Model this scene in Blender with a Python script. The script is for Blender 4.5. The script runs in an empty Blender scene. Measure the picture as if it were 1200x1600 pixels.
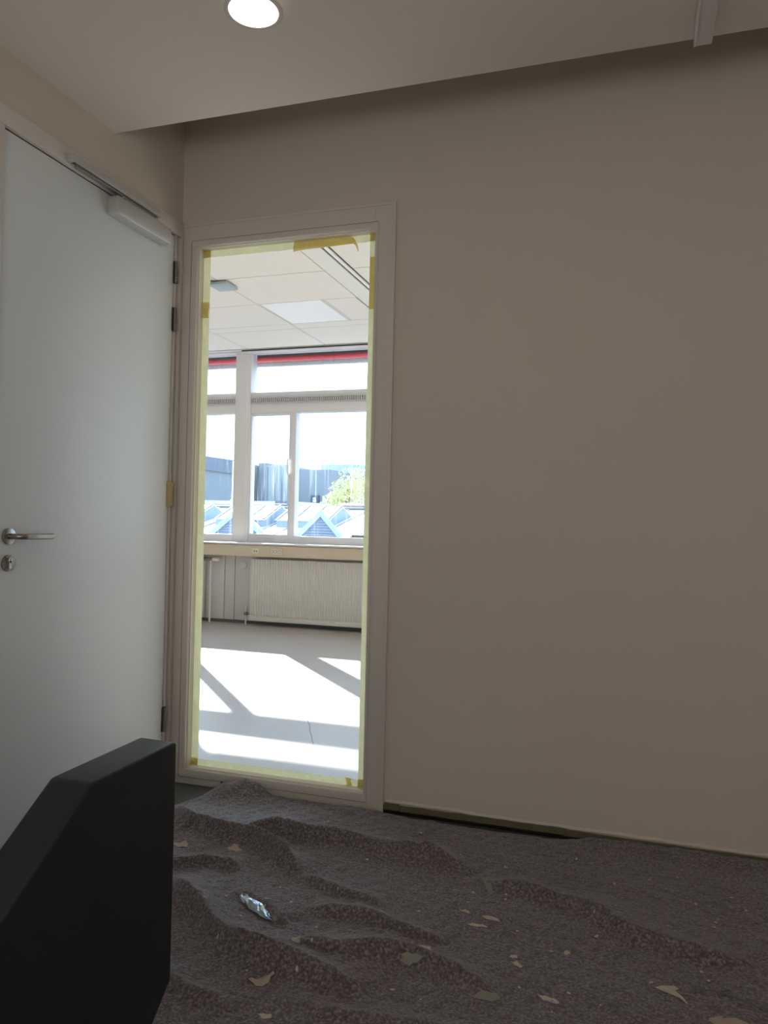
import bpy, bmesh, math, random
import numpy as np
from mathutils import Vector, Matrix
random.seed(7)
SC = bpy.context.scene
COL = SC.collection

# ------------------------------------------------------------------ camera
F_PX = 1201.56
CAM = Vector((1.8816, -2.8578, 1.1225))
YAW, PIT, ROL = 0.3173, 0.0134, 0.0223
cy, sy, cp, sp = math.cos(YAW), math.sin(YAW), math.cos(PIT), math.sin(PIT)
fw = Vector((-sy * cp, cy * cp, sp)); rt = Vector((cy, sy, 0)); up = rt.cross(fw)
r2 = rt * math.cos(ROL) + up * math.sin(ROL)
u2 = up * math.cos(ROL) - rt * math.sin(ROL)
cam_data = bpy.data.cameras.new('camera')
cam = bpy.data.objects.new('camera', cam_data); COL.objects.link(cam)
M = Matrix((r2, u2, -fw)).transposed().to_4x4(); M.translation = CAM
cam.matrix_world = M
cam_data.sensor_fit = 'VERTICAL'; cam_data.sensor_height = 24.0
cam_data.lens = F_PX * 24.0 / 1600.0
cam_data.clip_start = 0.02; cam_data.clip_end = 500
SC.camera = cam

# ------------------------------------------------------------------ world, sun, exposure
w = bpy.data.worlds.new('sky'); SC.world = w; w.use_nodes = True
bg = w.node_tree.nodes['Background']
bg.inputs[0].default_value = (0.56, 0.76, 1.0, 1); bg.inputs[1].default_value = 4.0
sun_d = bpy.data.lights.new('sun', 'SUN'); sun_d.energy = 30.0; sun_d.angle = math.radians(0.55)
sun_d.color = (1.0, 0.96, 0.90)
sun = bpy.data.objects.new('sun', sun_d); COL.objects.link(sun)
sun.rotation_euler = Vector((0.90, -1.0, -1 / 1.55)).to_track_quat('-Z', 'Y').to_euler()
sun.location = (-9, 12, 9)
back_d = bpy.data.lights.new('rear_fill', 'AREA'); back_d.energy = 45.0; back_d.shape = 'RECTANGLE'
back_d.size = 2.4; back_d.size_y = 1.4; back_d.color = (1.0, 0.965, 0.945)
back = bpy.data.objects.new('rear_fill', back_d); COL.objects.link(back)
back.location = (2.2, -5.2, 0.9); back.rotation_euler = (math.radians(90 + 66), 0, 0)  # unseen fill lamp added behind the camera, tilted up; the wall has no opening
vs = SC.view_settings
vs.view_transform = 'Standard'; vs.look = 'None'; vs.gamma = 1.0; vs.use_curve_mapping = False
vs.exposure = 0.0
SC.cycles.max_bounces = 12; SC.cycles.diffuse_bounces = 6; SC.cycles.transparent_max_bounces = 16
SC.cycles.sample_clamp_indirect = 12.0
SC.cycles.caustics_reflective = False; SC.cycles.caustics_refractive = False

# ------------------------------------------------------------------ materials
MATS = {}
def mat(name, col, rough=0.6, metal=0.0, emit=None, estr=0.0, var=0.0, vscale=6.0, bump=0.0, bscale=200.0, spec=0.5):
    if name in MATS: return MATS[name]
    m = bpy.data.materials.new(name); m.use_nodes = True
    nt = m.node_tree; p = nt.nodes['Principled BSDF']
    p.inputs['Roughness'].default_value = rough; p.inputs['Metallic'].default_value = metal
    p.inputs['Specular IOR Level'].default_value = spec
    p.inputs['Base Color'].default_value = (*col, 1)
    tc = nt.nodes.new('ShaderNodeTexCoord')
    if var > 0:
        nz = nt.nodes.new('ShaderNodeTexNoise'); nz.inputs['Scale'].default_value = vscale; nz.inputs['Detail'].default_value = 5
        nt.links.new(tc.outputs['Object'], nz.inputs['Vector'])
        rp = nt.nodes.new('ShaderNodeValToRGB')
        rp.color_ramp.elements[0].position = 0.3; rp.color_ramp.elements[1].position = 0.7
        rp.color_ramp.elements[0].color = (*[c * (1 - var) for c in col], 1)
        rp.color_ramp.elements[1].color = (*[min(1, c * (1 + var)) for c in col], 1)
        nt.links.new(nz.outputs['Fac'], rp.inputs[0]); nt.links.new(rp.outputs[0], p.inputs['Base Color'])
    if bump > 0:
        nb = nt.nodes.new('ShaderNodeTexNoise'); nb.inputs['Scale'].default_value = bscale; nb.inputs['Detail'].default_value = 3
        nt.links.new(tc.outputs['Object'], nb.inputs['Vector'])
        b = nt.nodes.new('ShaderNodeBump'); b.inputs['Strength'].default_value = bump; b.inputs['Distance'].default_value = 0.002
        nt.links.new(nb.outputs['Fac'], b.inputs['Height']); nt.links.new(b.outputs[0], p.inputs['Normal'])
    if emit:
        p.inputs['Emission Color'].default_value = (*emit, 1); p.inputs['Emission Strength'].default_value = estr
    MATS[name] = m; return m

def glass_mat(name, tint=(0.97, 0.985, 0.98), dirt=0.0):
    m = bpy.data.materials.new(name); m.use_nodes = True; nt = m.node_tree
    for n in list(nt.nodes): nt.nodes.remove(n)
    out = nt.nodes.new('ShaderNodeOutputMaterial'); tr = nt.nodes.new('ShaderNodeBsdfTransparent')
    gl = nt.nodes.new('ShaderNodeBsdfGlossy'); gl.inputs['Roughness'].default_value = 0.0
    fr = nt.nodes.new('ShaderNodeFresnel'); fr.inputs['IOR'].default_value = 1.35
    tr.inputs[0].default_value = (*tint, 1)
    ge = nt.nodes.new('ShaderNodeNewGeometry'); mr = nt.nodes.new('ShaderNodeMapRange')      # same reflectance on both faces of the pane
    mr.inputs['To Min'].default_value = 1.35; mr.inputs['To Max'].default_value = 1 / 1.35
    nt.links.new(ge.outputs['Backfacing'], mr.inputs['Value']); nt.links.new(mr.outputs[0], fr.inputs['IOR'])
    mx = nt.nodes.new('ShaderNodeMixShader')
    nt.links.new(fr.outputs[0], mx.inputs[0]); nt.links.new(tr.outputs[0], mx.inputs[1]); nt.links.new(gl.outputs[0], mx.inputs[2])
    last = mx
    if dirt > 0:      # dried rain streaks on the pane
        tc = nt.nodes.new('ShaderNodeTexCoord'); mp = nt.nodes.new('ShaderNodeMapping')
        mp.inputs['Scale'].default_value = (38, 38, 1.6)
        nz = nt.nodes.new('ShaderNodeTexNoise'); nz.inputs['Scale'].default_value = 1.0; nz.inputs['Detail'].default_value = 4
        rp = nt.nodes.new('ShaderNodeValToRGB'); rp.color_ramp.elements[0].position = 0.55; rp.color_ramp.elements[1].position = 0.8
        rp.color_ramp.elements[1].color = (dirt, dirt, dirt, 1)
        df = nt.nodes.new('ShaderNodeBsdfTranslucent'); df.inputs[0].default_value = (0.6, 0.62, 0.65, 1)
        nt.links.new(tc.outputs['Object'], mp.inputs[0]); nt.links.new(mp.outputs[0], nz.inputs['Vector'])
        nt.links.new(nz.outputs['Fac'], rp.inputs[0])
        m2 = nt.nodes.new('ShaderNodeMixShader')
        nt.links.new(rp.outputs[0], m2.inputs[0]); nt.links.new(mx.outputs[0], m2.inputs[1]); nt.links.new(df.outputs[0], m2.inputs[2])
        last = m2
    nt.links.new(last.outputs[0], out.inputs[0]); MATS[name] = m; return m

def tape_mat(name, col, trans=0.75):
    m = bpy.data.materials.new(name); m.use_nodes = True; nt = m.node_tree
    for n in list(nt.nodes): nt.nodes.remove(n)
    out = nt.nodes.new('ShaderNodeOutputMaterial')
    t = nt.nodes.new('ShaderNodeBsdfTranslucent'); d = nt.nodes.new('ShaderNodeBsdfDiffuse')
    tc = nt.nodes.new('ShaderNodeTexCoord'); nz = nt.nodes.new('ShaderNodeTexNoise'); nz.inputs['Scale'].default_value = 40
    nt.links.new(tc.outputs['Object'], nz.inputs['Vector'])
    rp = nt.nodes.new('ShaderNodeValToRGB')
    rp.color_ramp.elements[0].color = (*[c * 0.9 for c in col], 1); rp.color_ramp.elements[1].color = (*[min(1, c * 1.08) for c in col], 1)
    nt.links.new(nz.outputs['Fac'], rp.inputs[0])
    nt.links.new(rp.outputs[0], t.inputs[0]); nt.links.new(rp.outputs[0], d.inputs[0])
    mx = nt.nodes.new('ShaderNodeMixShader'); mx.inputs[0].default_value = trans
    nt.links.new(d.outputs[0], mx.inputs[1]); nt.links.new(t.outputs[0], mx.inputs[2]); nt.links.new(mx.outputs[0], out.inputs[0])
    MATS[name] = m; return m

WALL = mat('wall_paint', (0.68, 0.625, 0.555), 0.75, var=0.015, vscale=1.5, bump=0.12, bscale=180)
CEIL = mat('ceiling_paint', (0.88, 0.84, 0.78), 0.8, var=0.015, vscale=1.2, bump=0.1, bscale=150)
FRAME = mat('frame_paint', (0.72, 0.68, 0.63), 0.45, bump=0.06, bscale=90)
DOOR = mat('door_paint', (0.79, 0.835, 0.855), 0.42, var=0.01, vscale=2, bump=0.05, bscale=60)
ALU = mat('silver_paint', (0.62, 0.63, 0.62), 0.36, 0.35)
STEEL = mat('brushed_steel', (0.36, 0.335, 0.31), 0.32, 1.0)
DARKSTEEL = mat('dull_steel', (0.26, 0.235, 0.22), 0.4, 0.9)
BLACK = mat('black_upholstery', (0.012, 0.017, 0.025), 0.42, bump=0.25, bscale=500)
BLACKSKIRT = mat('black_skirting', (0.010, 0.010, 0.012), 0.5)
VINYL = mat('dark_vinyl', (0.070, 0.078, 0.075), 0.45, var=0.08, vscale=30)
FLOOR2 = mat('grey_linoleum', (0.47, 0.43, 0.40), 0.34, var=0.06, vscale=3, spec=0.6)
TILE = mat('ceiling_tile', (0.82, 0.79, 0.75), 0.9, var=0.01, vscale=20)
GRID = mat('ceiling_grid', (0.63, 0.62, 0.60), 0.6)
WIN = mat('window_paint', (0.74, 0.73, 0.74), 0.45)
PANELW = mat('panel_paint', (0.62, 0.61, 0.585), 0.6)
RAD = mat('radiator_enamel', (0.70, 0.69, 0.655), 0.45)
BEIGE = mat('beige_trunking', (0.62, 0.53, 0.40), 0.5)
SOCK = mat('socket_plastic', (0.70, 0.63, 0.52), 0.4)
DARK = mat('dark_gap', (0.03, 0.03, 0.032), 0.7)
GREYM = mat('vent_grey', (0.50, 0.50, 0.51), 0.5)
BEADP = mat('bead_lit_cream', (0.86, 0.82, 0.74), 0.35)  # lighter than the frame: light on the glass reveal put into the colour
GLASS = glass_mat('clear_glass')
GLASS2 = glass_mat('dirty_glass', (0.96, 0.98, 0.99), 0.10)
TAPE = tape_mat('masking_tape', (0.93, 0.93, 0.74), 0.80)
TAPE2 = tape_mat('masking_tape_doubled', (0.90, 0.80, 0.50), 0.72)
TAPE3 = mat('old_masking_tape', (0.135, 0.125, 0.070), 0.8, var=0.15, vscale=25)
YTAPE = mat('yellow_tape', (0.55, 0.44, 0.20), 0.7)
LAMP = mat('lamp_diffuser', (0.9, 0.9, 0.9), 0.4, emit=(1.0, 0.96, 0.90), estr=7.0)
PALE = mat('pale_light_panel', (0.90, 0.91, 0.93), 0.5)
CHIP = mat('paint_chip', (0.50, 0.44, 0.35), 0.7)
CHIPP = mat('pale_paint_chip', (0.62, 0.58, 0.50), 0.7)
CHIPG = mat('green_grey_chip', (0.30, 0.30, 0.25), 0.7)

def fleece():
    m = bpy.data.materials.new('grey_fleece'); m.use_nodes = True; nt = m.node_tree
    p = nt.nodes['Principled BSDF']; p.inputs['Roughness'].default_value = 0.95
    p.inputs['Specular IOR Level'].default_value = 0.15
    p.inputs['Sheen Weight'].default_value = 0.5; p.inputs['Sheen Tint'].default_value = (0.85, 0.88, 1.0, 1); p.inputs['Sheen Roughness'].default_value = 0.5
    tc = nt.nodes.new('ShaderNodeTexCoord')
    def noise(s, d=4):
        n = nt.nodes.new('ShaderNodeTexNoise'); n.inputs['Scale'].default_value = s; n.inputs['Detail'].default_value = d
        nt.links.new(tc.outputs['Object'], n.inputs['Vector']); return n
    n1 = noise(135, 8); rp = nt.nodes.new('ShaderNodeValToRGB'); cr = rp.color_ramp
    cr.elements[0].position = 0.30; cr.elements[0].color = (0.042, 0.034, 0.033, 1)
    cr.elements[1].position = 0.72; cr.elements[1].color = (0.46, 0.435, 0.47, 1)
    e = cr.elements.new(0.5); e.color = (0.160, 0.144, 0.154, 1)
    nt.links.new(n1.outputs['Fac'], rp.inputs[0])
    # coloured fibres of recycled felt
    n2 = noise(48, 4); hr = nt.nodes.new('ShaderNodeValToRGB'); h = hr.color_ramp; h.interpolation = 'LINEAR'
    h.elements[0].position = 0.30; h.elements[0].color = (0.05, 0.09, 0.19, 1)
    h.elements[1].position = 0.72; h.elements[1].color = (0.33, 0.07, 0.05, 1)
    for pos, c in ((0.36, (0.11, 0.12, 0.14)), (0.44, (0.155, 0.135, 0.135)), (0.60, (0.16, 0.13, 0.12))):
        e = h.elements.new(pos); e.color = (*c, 1)
    nt.links.new(n2.outputs['Color'], hr.inputs[0])
    mx = nt.nodes.new('ShaderNodeMixRGB'); mx.inputs[0].default_value = 0.36
    nt.links.new(rp.outputs[0], mx.inputs[1]); nt.links.new(hr.outputs[0], mx.inputs[2])
    # scattered pale fibres
    vo = nt.nodes.new('ShaderNodeTexVoronoi'); vo.inputs['Scale'].default_value = 60; vo.inputs['Randomness'].default_value = 1
    nt.links.new(tc.outputs['Object'], vo.inputs['Vector'])
    vr = nt.nodes.new('ShaderNodeValToRGB'); vr.color_ramp.elements[0].position = 0.09; vr.color_ramp.elements[0].color = (1, 1, 1, 1)
    vr.color_ramp.elements[1].position = 0.17; vr.color_ramp.elements[1].color = (0, 0, 0, 1)
    nt.links.new(vo.outputs['Distance'], vr.inputs[0])
    m2 = nt.nodes.new('ShaderNodeMixRGB'); m2.inputs[2].default_value = (0.42, 0.40, 0.38, 1)
    n4 = noise(7, 2); r4 = nt.nodes.new('ShaderNodeValToRGB'); r4.color_ramp.elements[0].position = 0.5; r4.color_ramp.elements[1].position = 0.65
    nt.links.new(n4.outputs['Fac'], r4.inputs[0])
    ml = nt.nodes.new('ShaderNodeMath'); ml.operation = 'MULTIPLY'
    nt.links.new(vr.outputs[0], ml.inputs[0]); nt.links.new(r4.outputs[0], ml.inputs[1])
    nt.links.new(ml.outputs[0], m2.inputs[0]); nt.links.new(mx.outputs[0], m2.inputs[1])
    nt.links.new(m2.outputs[0], p.inputs['Base Color'])
    n3 = noise(110, 7); b = nt.nodes.new('ShaderNodeBump'); b.inputs['Strength'].default_value = 1.0; b.inputs['Distance'].default_value = 0.0045
    nt.links.new(n3.outputs['Fac'], b.inputs['Height']); nt.links.new(b.outputs[0], p.inputs['Normal'])
    return m
FLEECE = fleece()

# ------------------------------------------------------------------ helpers
class MB:
    def __init__(s): s.v = []; s.f = []
    def add(s, vs_, fs):
        n = len(s.v); s.v += [tuple(v) for v in vs_]; s.f += [tuple(i + n for i in f) for f in fs]; return s
    def box(s, x0, x1, y0, y1, z0, z1):
        return s.add([(x0, y0, z0), (x1, y0, z0), (x1, y1, z0), (x0, y1, z0), (x0, y0, z1), (x1, y0, z1), (x1, y1, z1), (x0, y1, z1)],
                     [(0, 3, 2, 1), (4, 5, 6, 7), (0, 1, 5, 4), (1, 2, 6, 5), (2, 3, 7, 6), (3, 0, 4, 7)])
    def prism(s, poly, axis, a0, a1):
        """poly: 2-D outline in the two other axes (in xyz order), extruded along axis."""
        n = len(poly)
        def P(p, a):
            q = list(p); q.insert(axis, a); return q
        vs_ = [P(p, a0) for p in poly] + [P(p, a1) for p in poly]
        fs = [tuple(range(n)), tuple(range(2 * n - 1, n - 1, -1))] + [(i, i + n, (i + 1) % n + n, (i + 1) % n) for i in range(n)]
        return s.add(vs_, fs)
    def cyl(s, c0, c1, r, n=20, r1=None):
        r1 = r if r1 is None else r1
        c0, c1 = Vector(c0), Vector(c1); d = (c1 - c0).normalized()
        a = d.orthogonal().normalized(); b = d.cross(a)
        vs_ = [c0 + (a * math.cos(t) + b * math.sin(t)) * r for t in [2 * math.pi * i / n for i in range(n)]]
        vs_ += [c1 + (a * math.cos(t) + b * math.sin(t)) * r1 for t in [2 * math.pi * i / n for i in range(n)]]
        return s.add(vs_, [tuple(range(n - 1, -1, -1)), tuple(range(n, 2 * n))] + [(i, (i + 1) % n, (i + 1) % n + n, i + n) for i in range(n)])
    def tube(s, pts, r, n=12):
        pts = [Vector(p) for p in pts]; rings = []
        ref = None
        for i, p in enumerate(pts):
            d = (pts[min(i + 1, len(pts) - 1)] - pts[max(i - 1, 0)]).normalized()
            a = d.orthogonal().normalized() if ref is None else (ref - d * ref.dot(d)).normalized()
            ref = a; b = d.cross(a)
            rings.append([p + (a * math.cos(2 * math.pi * k / n) + b * math.sin(2 * math.pi * k / n)) * r for k in range(n)])
        vs_ = [v for rg in rings for v in rg]; fs = []
        for i in range(len(pts) - 1):
            for k in range(n):
                fs.append((i * n + k, i * n + (k + 1) % n, (i + 1) * n + (k + 1) % n, (i + 1) * n + k))
        fs += [tuple(range(n - 1, -1, -1)), tuple(range((len(pts) - 1) * n, len(pts) * n))]
        return s.add(vs_, fs)
    def build(s, name, m, parent=None, bevel=0.0, seg=2, smooth=False, **props):
        me = bpy.data.meshes.new(name); me.from_pydata(s.v, [], s.f); me.update()
        bm = bmesh.new(); bm.from_mesh(me); bmesh.ops.recalc_face_normals(bm, faces=bm.faces)
        if bevel > 0:
            ed = [e for e in bm.edges if len(e.link_faces) == 2 and e.calc_face_angle(0) > 0.5]
            bmesh.ops.bevel(bm, geom=ed, offset=bevel, segments=seg, profile=0.5, affect='EDGES')
        bm.to_mesh(me); bm.free()
        if smooth or bevel > 0:
            for p in me.polygons: p.use_smooth = True
            try: me.set_sharp_from_angle(angle=math.radians(38))
            except Exception: pass
        me.materials.append(m)
        o = bpy.data.objects.new(name, me); COL.objects.link(o)
        if parent: o.parent = parent; o.matrix_parent_inverse = parent.matrix_basis.inverted()
        for k, v in props.items(): o[k] = v
        return o
def box(name, m, b, parent=None, bevel=0.0, **props): return MB().box(*b).build(name, m, parent, bevel, **props)
def empty(name, loc=(0, 0, 0), **props):
    o = bpy.data.objects.new(name, None); COL.objects.link(o); o.location = loc; o.empty_display_size = 0.1
    for k, v in props.items(): o[k] = v
    return o
def thing(name, label, category, loc=(0, 0, 0), group=None):
    o = empty(name, loc, label=label, category=category)
    if group: o['group'] = group
    return o
def tag(o, label, category, group=None):
    o['label'] = label; o['category'] = category
    if group: o['group'] = group
    return o
def struct(name, loc=(0, 0, 0)): return empty(name, loc, kind='structure')
ST = dict(kind='structure')

# ================================================================== THIS ROOM: shell
XR, YB = 3.7, -5.6
ZC, YEDGE = 2.5598, -0.4567
box('floor', VINYL, (-0.12, XR, YB, 0.0, -0.12, 0.0), **ST)
mb = MB().box(-0.12, XR, YB, YEDGE, ZC, ZC + 0.11)
mb.build('ceiling', CEIL, bevel=0.002, **ST)
mb = MB().box(-0.12, XR, YEDGE - 0.2, 0.1, 2.93, 3.0).box(-0.12, XR, YEDGE - 0.25, YEDGE - 0.2, ZC + 0.11, 3.0)
mb.build('ceiling', CEIL, **ST)
mb = MB().box(-0.12, 0, YB, -1.04, 0, 3.0).box(-0.12, 0, -1.04, 0.0, 2.385, 3.0)
mb.build('wall_left', WALL, **ST)
mb = MB().box(0.967, XR, 0.0, 0.1, 0.0, 2.95).box(0.0, 0.967, 0.0, 0.1, 2.378, 2.95)
mb.build('wall_back', WALL, **ST)
box('wall_right', WALL, (XR, XR + 0.1, YB, 0.1, 0, 3.0), **ST)
box('wall_front', WALL, (-0.12, XR, YB - 0.1, YB, 0, 3.0), **ST)
# skirting along the painted wall, its old tape and the plaster lip above it
box('baseboard_back', BLACKSKIRT, (0.968, XR - 0.001, -0.010, -0.0005, 0.0005, 0.030), bevel=0.0015, **ST)
lip = MB()
pts = [0.975 + i * 0.05 for i in range(54)]
prof = [(-0.0006, 0.047), (-0.0045, 0.043), (-0.006, 0.038), (-0.0006, 0.036)]
vv, ff = [], []
for i, x in enumerate(pts):
    dz = random.uniform(-0.0018, 0.0018) + (0.004 if x < 1.3 else 0.0)
    vv += [(x, y, z + dz) for y, z in prof]
for i in range(len(pts) - 1):
    for k in range(3): ff.append((i * 4 + k, i * 4 + k + 1, i * 4 + k + 5, i * 4 + k + 4))
lip.add(vv, ff).build('trim_1', WALL, smooth=True, **ST)
tp = thing('masking_tape', 'dirty olive masking tape strip along the top of black skirting', 'tape', (0.97, -0.011, 0.02))
def wavy(x0, x1, z0, z1, y, th, n=30, amp=0.0012, seed=1):
    rd = random.Random(seed); m_ = MB(); vv, ff = [], []
    for i in range(n + 1):
        x = x0 + (x1 - x0) * i / n; a, b = rd.uniform(-amp, amp), rd.uniform(-amp, amp)
        vv += [(x, y, z0 + a), (x, y, z1 + b), (x, y - th, z0 + a), (x, y - th, z1 + b)]
    for i in range(n):
        a, b = i * 4, i * 4 + 4
        ff += [(a, a + 1, b + 1, b), (a + 2, b + 2, b + 3, a + 3), (a + 1, a + 3, b + 3, b + 1), (a, b, b + 2, a + 2)]
    ff += [(0, 2, 3, 1), (n * 4, n * 4 + 1, n * 4 + 3, n * 4 + 2)]
    return m_.add(vv, ff)
def wavy_v(z0, z1, x0, x1, y, th, n=40, amp=0.0008, seed=1):
    m_ = wavy(z0, z1, x0, x1, y, th, n, amp, seed); m_.v = [(v[2], v[1], v[0]) for v in m_.v]; return m_
wavy(0.972, 1.035, 0.015, 0.040, -0.0108, 0.0008, 5, seed=3).build('tape_piece', TAPE3, tp)
wavy(1.037, 1.66, 0.014, 0.037, -0.0108, 0.0008, 20, seed=4).build('tape_piece', TAPE3, tp)
wavy(1.655, 2.9, 0.012, 0.034, -0.0119, 0.0008, 30, seed=5).build('tape_piece', TAPE3, tp)

# white profile on the ceiling, upper right
rl = thing('ceiling_rail', 'white surface mounted ceiling rail running into the upper right corner', 'rail', (2.04, -0.9, ZC))
MB().box(2.022, 2.066, -2.6, -0.471, ZC - 0.030, ZC).build('rail_body', mat('rail_paint', (0.80, 0.79, 0.80), 0.4), rl, bevel=0.0015)
MB().box(2.016, 2.022, -2.6, -0.475, ZC - 0.034, ZC - 0.004).build('rail_edge', mat('rail_paint', (0.8, 0.79, 0.8), 0.4), rl)

# recessed downlight
dl = thing('ceiling_light', 'round recessed downlight switched on in the white ceiling', 'light', (0.83, -0.937, ZC))
def ring(c, r0, r1, z0, z1, n=48):
    m_ = MB(); vv, ff = [], []
    for i in range(n):
        t = 2 * math.pi * i / n; C, S = math.cos(t), math.sin(t)
        for r, z in ((r0, z1), (r0, z0 + 0.001), (r0 + 0.002, z0), (r1 - 0.004, z0), (r1, z0 + 0.003), (r1, z1)):
            vv.append((c[0] + C * r, c[1] + S * r, z))
    for i in range(n):
        for k in range(6):
            a, b = i * 6 + k, i * 6 + (k + 1) % 6; c_, d = ((i + 1) % n) * 6 + (k + 1) % 6, ((i + 1) % n) * 6 + k
            ff.append((a, b, c_, d))
    return m_.add(vv, ff)
ring((0.83, -0.937), 0.070, 0.083, ZC - 0.005, ZC).build('trim_ring', mat('ring_paint', (0.75, 0.70, 0.66), 0.5), dl, smooth=True)
MB().cyl((0.83, -0.937, ZC - 0.0026), (0.83, -0.937, ZC - 0.0002), 0.0697, 48).build('diffuser', LAMP, dl)

# ================================================================== DOOR in the left wall
d1 = struct('door_1', (0, -0.5, 0))
ZD = 2.3213
MB().box(-0.040, 0.0, -0.985, -0.0595, 0.004, ZD - 0.004).build('door_leaf', DOOR, d1, bevel=0.0012)
fr = MB().box(-0.10, 0.003, -0.0535, -0.038, 0, ZD + 0.002)
fr.box(-0.10, -0.006, -0.038, -0.025, 0, ZD + 0.002).box(-0.10, 0.012, -0.025, -0.0005, 0, ZD + 0.002)
fr.box(-0.10, 0.012, -1.04, -0.992, 0, ZD + 0.002)
fr.box(-0.10, 0.012, -1.04, -0.0005, ZD + 0.002, 2.385)
fr.box(-0.10, -0.0465, -0.992, -0.0535, 0, ZD + 0.002)
fr.build('door_frame', FRAME, d1, bevel=0.0015)
MB().box(-0.045, -0.004, -0.992, -0.0535, ZD - 0.0035, ZD + 0.0019).box(-0.045, -0.004, -0.9919, -0.9851, 0.004, ZD - .003).box(-0.045, -0.010, -0.0594, -0.0536, 0.004, ZD - .003).build('door_gap_shade', DARK, d1)  # dark filler painting the shade inside the gap round the leaf
# lever handle
hd = empty('door_handle', (0, -0.9235, 1.052)); hd.parent = d1; hd.matrix_parent_inverse = d1.matrix_basis.inverted()
MB().cyl((0.0002, -0.9235, 1.052), (0.009, -0.9235, 1.052), 0.026, 36, 0.0255).build('rosette', STEEL, hd, bevel=0.001)
lev = [(0.008, -0.9235, 1.052), (0.030, -0.9235, 1.052)]
for k in range(1, 8):
    a = k / 7 * math.pi / 2; lev.append((0.030 + 0.022 * math.sin(a), -0.9235 + 0.022 * (1 - math.cos(a)), 1.052))
lev += [(0.052, -0.84, 1.052), (0.052, -0.789, 1.052), (0.052, -0.7865, 1.052)]
MB().tube(lev, 0.0095, 20).build('lever', STEEL, hd, smooth=True)
ke = empty('lock_escutcheon', (0, -0.9225, 0.967)); ke.parent = d1; ke.matrix_parent_inverse = d1.matrix_basis.inverted()
MB().cyl((0.0002, -0.9225, 0.967), (0.009, -0.9225, 0.967), 0.026, 36, 0.025).build('rosette', mat('matt_steel', (0.27, 0.255, 0.23), 0.5, 0.8), ke, bevel=0.001)
mk = MB().cyl((0.009, -0.9225, 0.9775), (0.014, -0.9225, 0.9775), 0.0085, 20)
mk.box(0.009, 0.014, -0.9275, -0.9175, 0.950, 0.975)
mk.build('lock_cylinder', mat('pale_steel', (0.55, 0.50, 0.43), 0.35, 0.9), ke)
MB().box(0.0138, 0.0144, -0.9235, -0.9215, 0.972, 0.983).build('keyway', DARK, ke)
# hinges
def hinge(z0, z1, taped=False):
    h = MB(); yk = -0.0535
    n = 3
    for i in range(n):
        a = z0 + (z1 - z0) * i / n + 0.0008; b = z0 + (z1 - z0) * (i + 1) / n - 0.0008
        h.cyl((0.0085, yk, a), (0.0085, yk, b), 0.0072, 16)
    h.cyl((0.0085, yk, z0 - 0.002), (0.0085, yk, z1 + 0.002), 0.0052, 12)
    h.box(0.0005, 0.0025, yk - 0.012, yk, z0, z1)
    h.box(0.0031, 0.0045, yk, yk + 0.013, z0, z1)
    return h.build('hinge', DARKSTEEL, d1, smooth=True)
for z0, z1 in ((2.116, 2.209), (1.913, 2.012), (0.222, 0.325)): hinge(z0, z1)
hinge(1.180, 1.262)
ht = MB()
vv, ff = [], []
secs = [(-0.070, 0.0012), (-0.064, 0.010), (-0.058, 0.0168), (-0.050, 0.0175), (-0.043, 0.0150), (-0.040, 0.0060), (-0.034, 0.0045)]
zs = [1.166, 1.170, 1.19, 1.22, 1.25, 1.270, 1.274]
for j, z in enumerate(zs):
    k = 0.55 if j in (0, 6) else 1.0
    for y, x in secs: vv.append((x * k + (0.0006 if k < 1 else random.uniform(-.0005, .0005)), y, z + random.uniform(-.001, .001)))
for j in range(6):
    for k in range(6): ff.append((j * 7 + k, j * 7 + k + 1, j * 7 + k + 8, j * 7 + k + 7))
tag(ht.add(vv, ff).build('masking_tape', YTAPE, smooth=True), 'yellow masking tape wrapped over one hinge of the white door', 'tape')
# door closer
cl = empty('door_closer', (0.02, -0.32, 2.27)); cl.parent = d1; cl.matrix_parent_inverse = d1.matrix_basis.inverted()
MB().box(0.0005, 0.050, -0.497, -0.154, 2.240, 2.305).build('closer_body', ALU, cl, bevel=0.003)
g = MB().box(0.0125, 0.040, -0.728, -0.216, 2.352, 2.358).box(0.0125, 0.0185, -0.728, -0.216, 2.330, 2.352).box(0.034, 0.040, -0.728, -0.216, 2.330, 2.352)
g.box(0.0185, 0.034, -0.728, -0.712, 2.330, 2.352).box(0.0185, 0.034, -0.226, -0.216, 2.330, 2.352)
g.build('guide_rail', ALU, cl, bevel=0.001)
MB().box(0.0187, 0.0338, -0.711, -0.227, 2.345, 2.350).build('rail_slot', DARK, cl)
arm = MB(); a0, a1 = Vector((0.0265, -0.690, 0)), Vector((0.0265, -0.440, 0))
arm.box(0.018, 0.035, -0.694, -0.430, 2.3215, 2.3275); arm.cyl((0.0265, -0.685, 2.3275), (0.0265, -0.685, 2.343), 0.006, 14)
arm.cyl((0.0265, -0.445, 2.305), (0.0265, -0.445, 2.3215), 0.010, 16)
arm.build('closer_arm', mat('arm_paint', (0.33, 0.34, 0.345), 0.4, 0.5), cl, bevel=0.0008)

# ================================================================== SIDELIGHT in the back wall
s1 = struct('window_1', (0.48, 0, 0))
GL, GR, GB, GT = 0.0825, 0.884, 0.062, 2.281
YF = -0.008
f = MB()
f.box(0.013, GL, YF, 0.095, 0.0, 2.378)
f.box(GR, 0.967, YF, 0.095, 0.0, 2.378)
f.box(GL, GR, YF, 0.095, GT, 2.378)
f.box(GL, GR, YF, 0.095, 0.0, GB)
f.build('window_frame', FRAME, s1, bevel=0.0008)
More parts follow.
